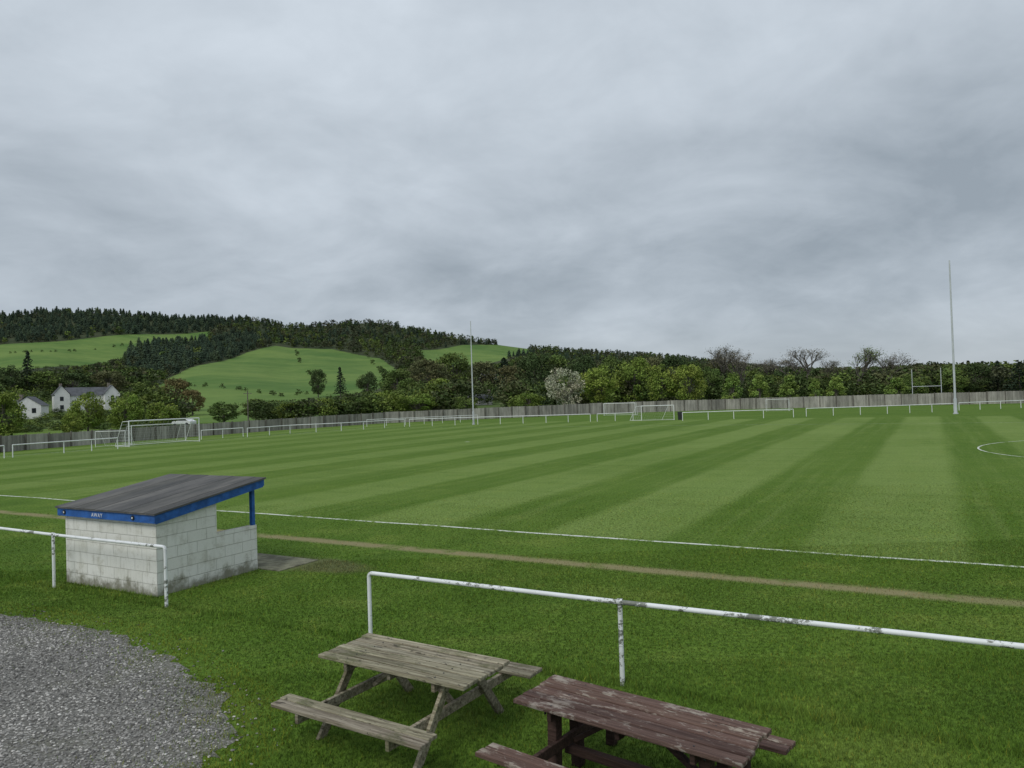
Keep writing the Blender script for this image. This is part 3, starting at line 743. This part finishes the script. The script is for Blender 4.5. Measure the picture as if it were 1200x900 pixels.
tc_=bpy.data.curves.new('away_lettering','FONT'); tc_.body='AWAY'; tc_.size=0.11; tc_.extrude=0.002; tc_.align_x='CENTER'; tc_.space_character=1.25; tc_.materials.append(mwhite)
to=bpy.data.objects.new('away_lettering',tc_); scene.collection.objects.link(to); to.parent=dg; to.location=(-1.72,o0-.004,rz(o0)-.035); to.rotation_euler=(math.pi/2,0,0)
mb=MB()
for xx in (-.55,-2.85):
    mb.tube((xx,o0-.02,rz(o0)+.01),(xx,o0-.001,rz(o0)+.01),.045,n=14,mat=0); mb.tube((xx,o0-.024,rz(o0)+.01),(xx,o0-.021,rz(o0)+.01),.018,n=12,mat=1)
mb.obj('fascia_badges',[mdark,mwhite],parent=dg)
mslab=simple('paving_slab',(0.19,0.185,0.125),0.95,0.45,2.5)
mb=MB()
for i in range(5):
    for j in range(2):
        c_=P(-15.75+i*.75,11.80+j*.6,0.0+random.uniform(-.004,.002))
        mb.box(c_,(.73,.58,.04),(E1,E2,Vector((0,0,1))))
mb.obj('paving_slabs',[mslab],bevel=.006)

# ------------------------------------------------------------ picnic tables
def woodmat(name,c1,c2,c3,amt,amt2,c4):
    m,nt,b=newmat(name,0.85,0.2); g=N(nt); ob=g.obj()
    gr=g.noise(g.vmul(ob,(1.2,28,28)),1,6,0.72,0.3); fi=g.noise(g.vmul(ob,(5,110,110)),1,3,0.7); bl=g.noise(g.vmul(ob,(2.2,5,5)),1,7,0.75)
    kn=g.noise(g.vmul(ob,(6,16,16)),1,4,0.7,0.6)
    c=g.mix(g.mr(gr,0.32,0.68),c1,c2); c=g.mix(g.mr(bl,amt,amt+0.10,0,0.85),c,c3)
    c=g.mix(g.mr(kn,amt2,amt2+.08,0,0.8),c,c4)
    c=g.mix(1.0,c,g.mix(fi,(0.50,0.50,0.50),(1.45,1.45,1.45)),'MULTIPLY'); c=g.mix(1.0,c,g.col(),'MULTIPLY')
    g.l(c,b.inputs['Base Color']); g.bump(g.math('ADD',gr,fi),0.8,0.009,b); return m
mw1=woodmat('weathered_timber',(0.14,0.115,0.078),(0.43,0.39,0.30),(0.15,0.15,0.085),0.52,0.58,(0.06,0.052,0.04))
mw2=woodmat('stained_timber',(0.080,0.047,0.040),(0.175,0.112,0.095),(0.38,0.33,0.29),0.53,0.58,(0.32,0.28,0.25))
mw2d=woodmat('stained_timber_dark',(0.03,0.018,0.015),(0.07,0.042,0.036),(0.14,0.11,0.09),0.62,0.68,(0.02,0.015,0.012))
def rc(): 
    t=random.uniform(.70,1.22); return (t*1.0,t*random.uniform(.96,1.02),t*random.uniform(.90,1.0))
def picnic(name,cx,cy,az_deg,L_,Wd,bo,bw,npl,mtop,mleg,topz=.75,seatz=.45,style=0):
    d=Vector((math.sin(math.radians(az_deg)),math.cos(math.radians(az_deg)),0)); rz_=math.atan2(d.y,d.x)
    o=empty(name,(cx,cy,0),rz_)
    mb=MB(); pw=Wd/npl
    for i in range(npl):
        y=-Wd/2+pw*(i+.5); l=L_+random.uniform(-.04,.02); tl_=random.uniform(-.008,.008); yw=random.uniform(-.003,.003)
        mb.box((random.uniform(-.015,.015),y,topz-.02+random.uniform(-.004,.004)),(l,pw-.018,.042),((1,yw,0),(-yw,1,tl_),(0,-tl_,1)),col=rc())
    mb.obj('table_top',[mtop],parent=o,bevel=.009)
    for sgn,nm in ((-1,'bench_front'),(1,'bench_back')):
        mb=MB()
        for j in range(2):
            y=sgn*bo+(j-.5)*bw/2; mb.box((random.uniform(-.015,.015),y,seatz-.02+random.uniform(-.002,.002)),(L_*1.0+random.uniform(-.02,.02),bw/2-.014,.042),col=rc())
        mb.obj(nm,[mtop],parent=o,bevel=.009)
    mb=MB(); X=L_/2-.36
    for sx_ in (-1,1):
        x=sx_*X; xo=x-sx_*.05
        mb.box((xo,0,topz-.09),(.045,Wd-.06,.09),col=rc())
        mb.box((xo,0,seatz-.095),(.045,2*(bo+bw/2)-.03,.10),col=rc())
        for sg in (-1,1):
            if style==0: mb.beam((x,sg*.20,topz-.045),(x,sg*(bo-.22),-.02),.10,.045,rc(),side=(0,1,0))
            else:
                mb.beam((x,sg*.17,topz-.045),(x,sg*.20,-.02),.10,.10,rc(),side=(0,1,0))
                mb.beam((xo,sg*(bo-.02),seatz-.15),(xo,sg*(bo-.02),-.02),.09,.09,rc(),side=(0,1,0))
        mb.beam((xo-sx_*.06,0,seatz-.10),(sx_*.12,0,topz-.06),.07,.045,rc(),side=(0,1,0))
    mb.box((0,0,topz-.085),(.045,Wd-.1,.08),col=rc())
    if style: mb.box((0,0,seatz-.2),(2*X-.02,.09,.07),col=rc())
    mb.obj('frame_legs',[mleg],parent=o,bevel=.006)
    mb=MB()
    for sx_ in (-1,1):
        for sg in (-1,1):
            x=sx_*(X+.026); mb.tube((x,sg*.28,topz-.09),(x+sx_*.012,sg*.28,topz-.09),.012,n=8)
        for i in range(npl):
            y=-Wd/2+pw*(i+.5)
            mb.tube((sx_*(X-.05),y,topz),(sx_*(X-.05),y,topz+.0045),.008,n=8)
    mb.obj('bolts',[mdark],parent=o)
picnic('picnic_table',-1.21,8.32,122.6,2.06,.87,.97,.30,6,mw1,mw1)
picnic('picnic_table',1.00,6.70,128,2.22,.74,.77,.26,5,mw2,mw2d,style=1)

# ------------------------------------------------------------ houses
mwall=simple('white_render',(0.76,0.76,0.74),0.8,0.08,1); mslate=simple('slate',(0.10,0.105,0.115),0.8,0.25,1); mglass=simple('window_glass',(0.03,0.035,0.04),0.2,0.2,1); mbrick=simple('chimney_stone',(0.22,0.19,0.16),0.9)
def house(name,x,D,parts,rot=0.0,zoff=0):
    az_,_=azel(x,470); gz=max(float(tz(np.array(az_),np.array(float(D)))),0)+zoff
    o=empty(name,(math.sin(az_)*D,math.cos(az_)*D,gz),-az_+rot)
    wl=MB();rf=MB();wn=MB();ch=MB()
    for (cx,cy,sx_,sy_,hw,hr,axis) in parts:
        wl.box((cx,cy,hw/2-1),(sx_,sy_,hw+2))
        if axis=='x':
            a_=sy_/2+.3; e_=sx_/2+.25
            v=[(cx-e_,cy-a_,hw-.15),(cx+e_,cy-a_,hw-.15),(cx+e_,cy,hw+hr),(cx-e_,cy,hw+hr),(cx-e_,cy+a_,hw-.15),(cx+e_,cy+a_,hw-.15)]
            rf.add(v,[(0,1,2,3),(3,2,5,4)])
            for e2 in (-sx_/2,sx_/2): wl.add([(cx+e2,cy-sy_/2,hw),(cx+e2,cy+sy_/2,hw),(cx+e2,cy,hw+hr-.15)],[(0,1,2)])
        else:
            a_=sx_/2+.3; e_=sy_/2+.25
            v=[(cx-a_,cy-e_,hw-.15),(cx-a_,cy+e_,hw-.15),(cx,cy+e_,hw+hr),(cx,cy-e_,hw+hr),(cx+a_,cy-e_,hw-.15),(cx+a_,cy+e_,hw-.15)]
            rf.add(v,[(0,1,2,3),(3,2,5,4)])
            for e2 in (-sy_/2,sy_/2): wl.add([(cx-sx_/2,cy+e2,hw),(cx+sx_/2,cy+e2,hw),(cx,cy+e2,hw+hr-.15)],[(0,1,2)])
        nw=max(1,int(sx_/2.6))
        for fl in range(max(1,int(hw/2.5))):
            for i in range(nw):
                xx=cx-sx_/2+sx_*(i+.5)/nw; wn.box((xx,cy-sy_/2-.01,1.4+fl*2.5),(0.95,.06,1.25))
        for sgn in (-1,1):
            if axis=='x': ch.box((cx+sgn*(sx_/2-.5),cy,hw+hr+.3),(.7,1.1,1.9)); 
    wl.obj('walls',[mwall],parent=o); rf.obj('roof',[mslate],parent=o); wn.obj('windows',[mglass],parent=o)
    if ch.v: ch.obj('chimneys',[mbrick],parent=o)
house('white_house',100,265,[(0,0,14,6.5,4.9,2.5,'x'),(-6.8,-3.6,4.2,4.5,5.2,2.7,'y'),(6.6,-3.6,4.2,4.5,5.2,2.7,'y')],0.12,-0.6)
house('white_cottage',36,232,[(0,0,6.5,6,2.8,2.3,'y'),(-5,1,6,5,2.5,1.9,'x')],-0.3,0.6)
house('white_cottage',562,230,[(0,0,7,5,1.9,1.6,'x')],0.2,-0.2)
house('white_cottage',573,430,[(0,0,9,6,3.8,2.4,'x')],0.2,0.3)
cpos=gp(216,505)*1.22; cpos.z=0.12
co=empty('parked_car',cpos,math.atan2(E1.y,E1.x)+0.2)
mcar=simple('car_paint',(0.70,0.71,0.72),0.25,0.03,1,0.5); 
prof=[(-2.1,.35),(-2.15,.75),(-1.9,.95),(-1.2,1.0),(-.55,1.45),(.9,1.48),(1.7,1.0),(2.1,.9),(2.12,.35)]
bm=bmesh.new(); 
l=[bm.verts.new((x,-.85,z)) for x,z in prof]; fr=bm.faces.new(l); ex=bmesh.ops.extrude_face_region(bm,geom=[fr]); bmesh.ops.translate(bm,verts=[q for q in ex['geom'] if isinstance(q,bmesh.types.BMVert)],vec=(0,1.7,0)); bmesh.ops.recalc_face_normals(bm,faces=bm.faces)
me=bpy.data.meshes.new('body'); bm.to_mesh(me); bm.free(); me.materials.append(mcar); ob_=bpy.data.objects.new('body',me); scene.collection.objects.link(ob_); ob_.parent=co
bv=ob_.modifiers.new('b','BEVEL'); bv.width=.08; bv.segments=3
mb=MB()
for yy in (-.86,.86):
    mb.add([(-1.05,yy,1.02),(1.45,yy,1.02),(.85,yy,1.40),(-.52,yy,1.38)],[(0,1,2,3)])
mb.obj('side_windows',[mglass],parent=co)
mb=MB()
for xx in (-1.35,1.35):
    for yy in (-.78,.78): mb.tube((xx,yy-.12,.33),(xx,yy+.12,.33),.33,n=18)
mb.obj('wheels',[mdark],parent=co)
for x_,D_ ,yt in ((290,150,458),(1045,170,440)):
    az_,et=azel(x_,yt); q=Vector((math.sin(az_)*D_,math.cos(az_)*D_,0)); h_=H+D_*et
    mb=MB(); mb.tube(q,q+Vector((0,0,h_)),.13,.09,8); mb.beam(q+Vector((-.8,0,h_-.5)),q+Vector((.8,0,h_-.5)),.1,.1); mb.obj('utility_pole',[mbark])
print('DONE',len(bpy.data.objects))
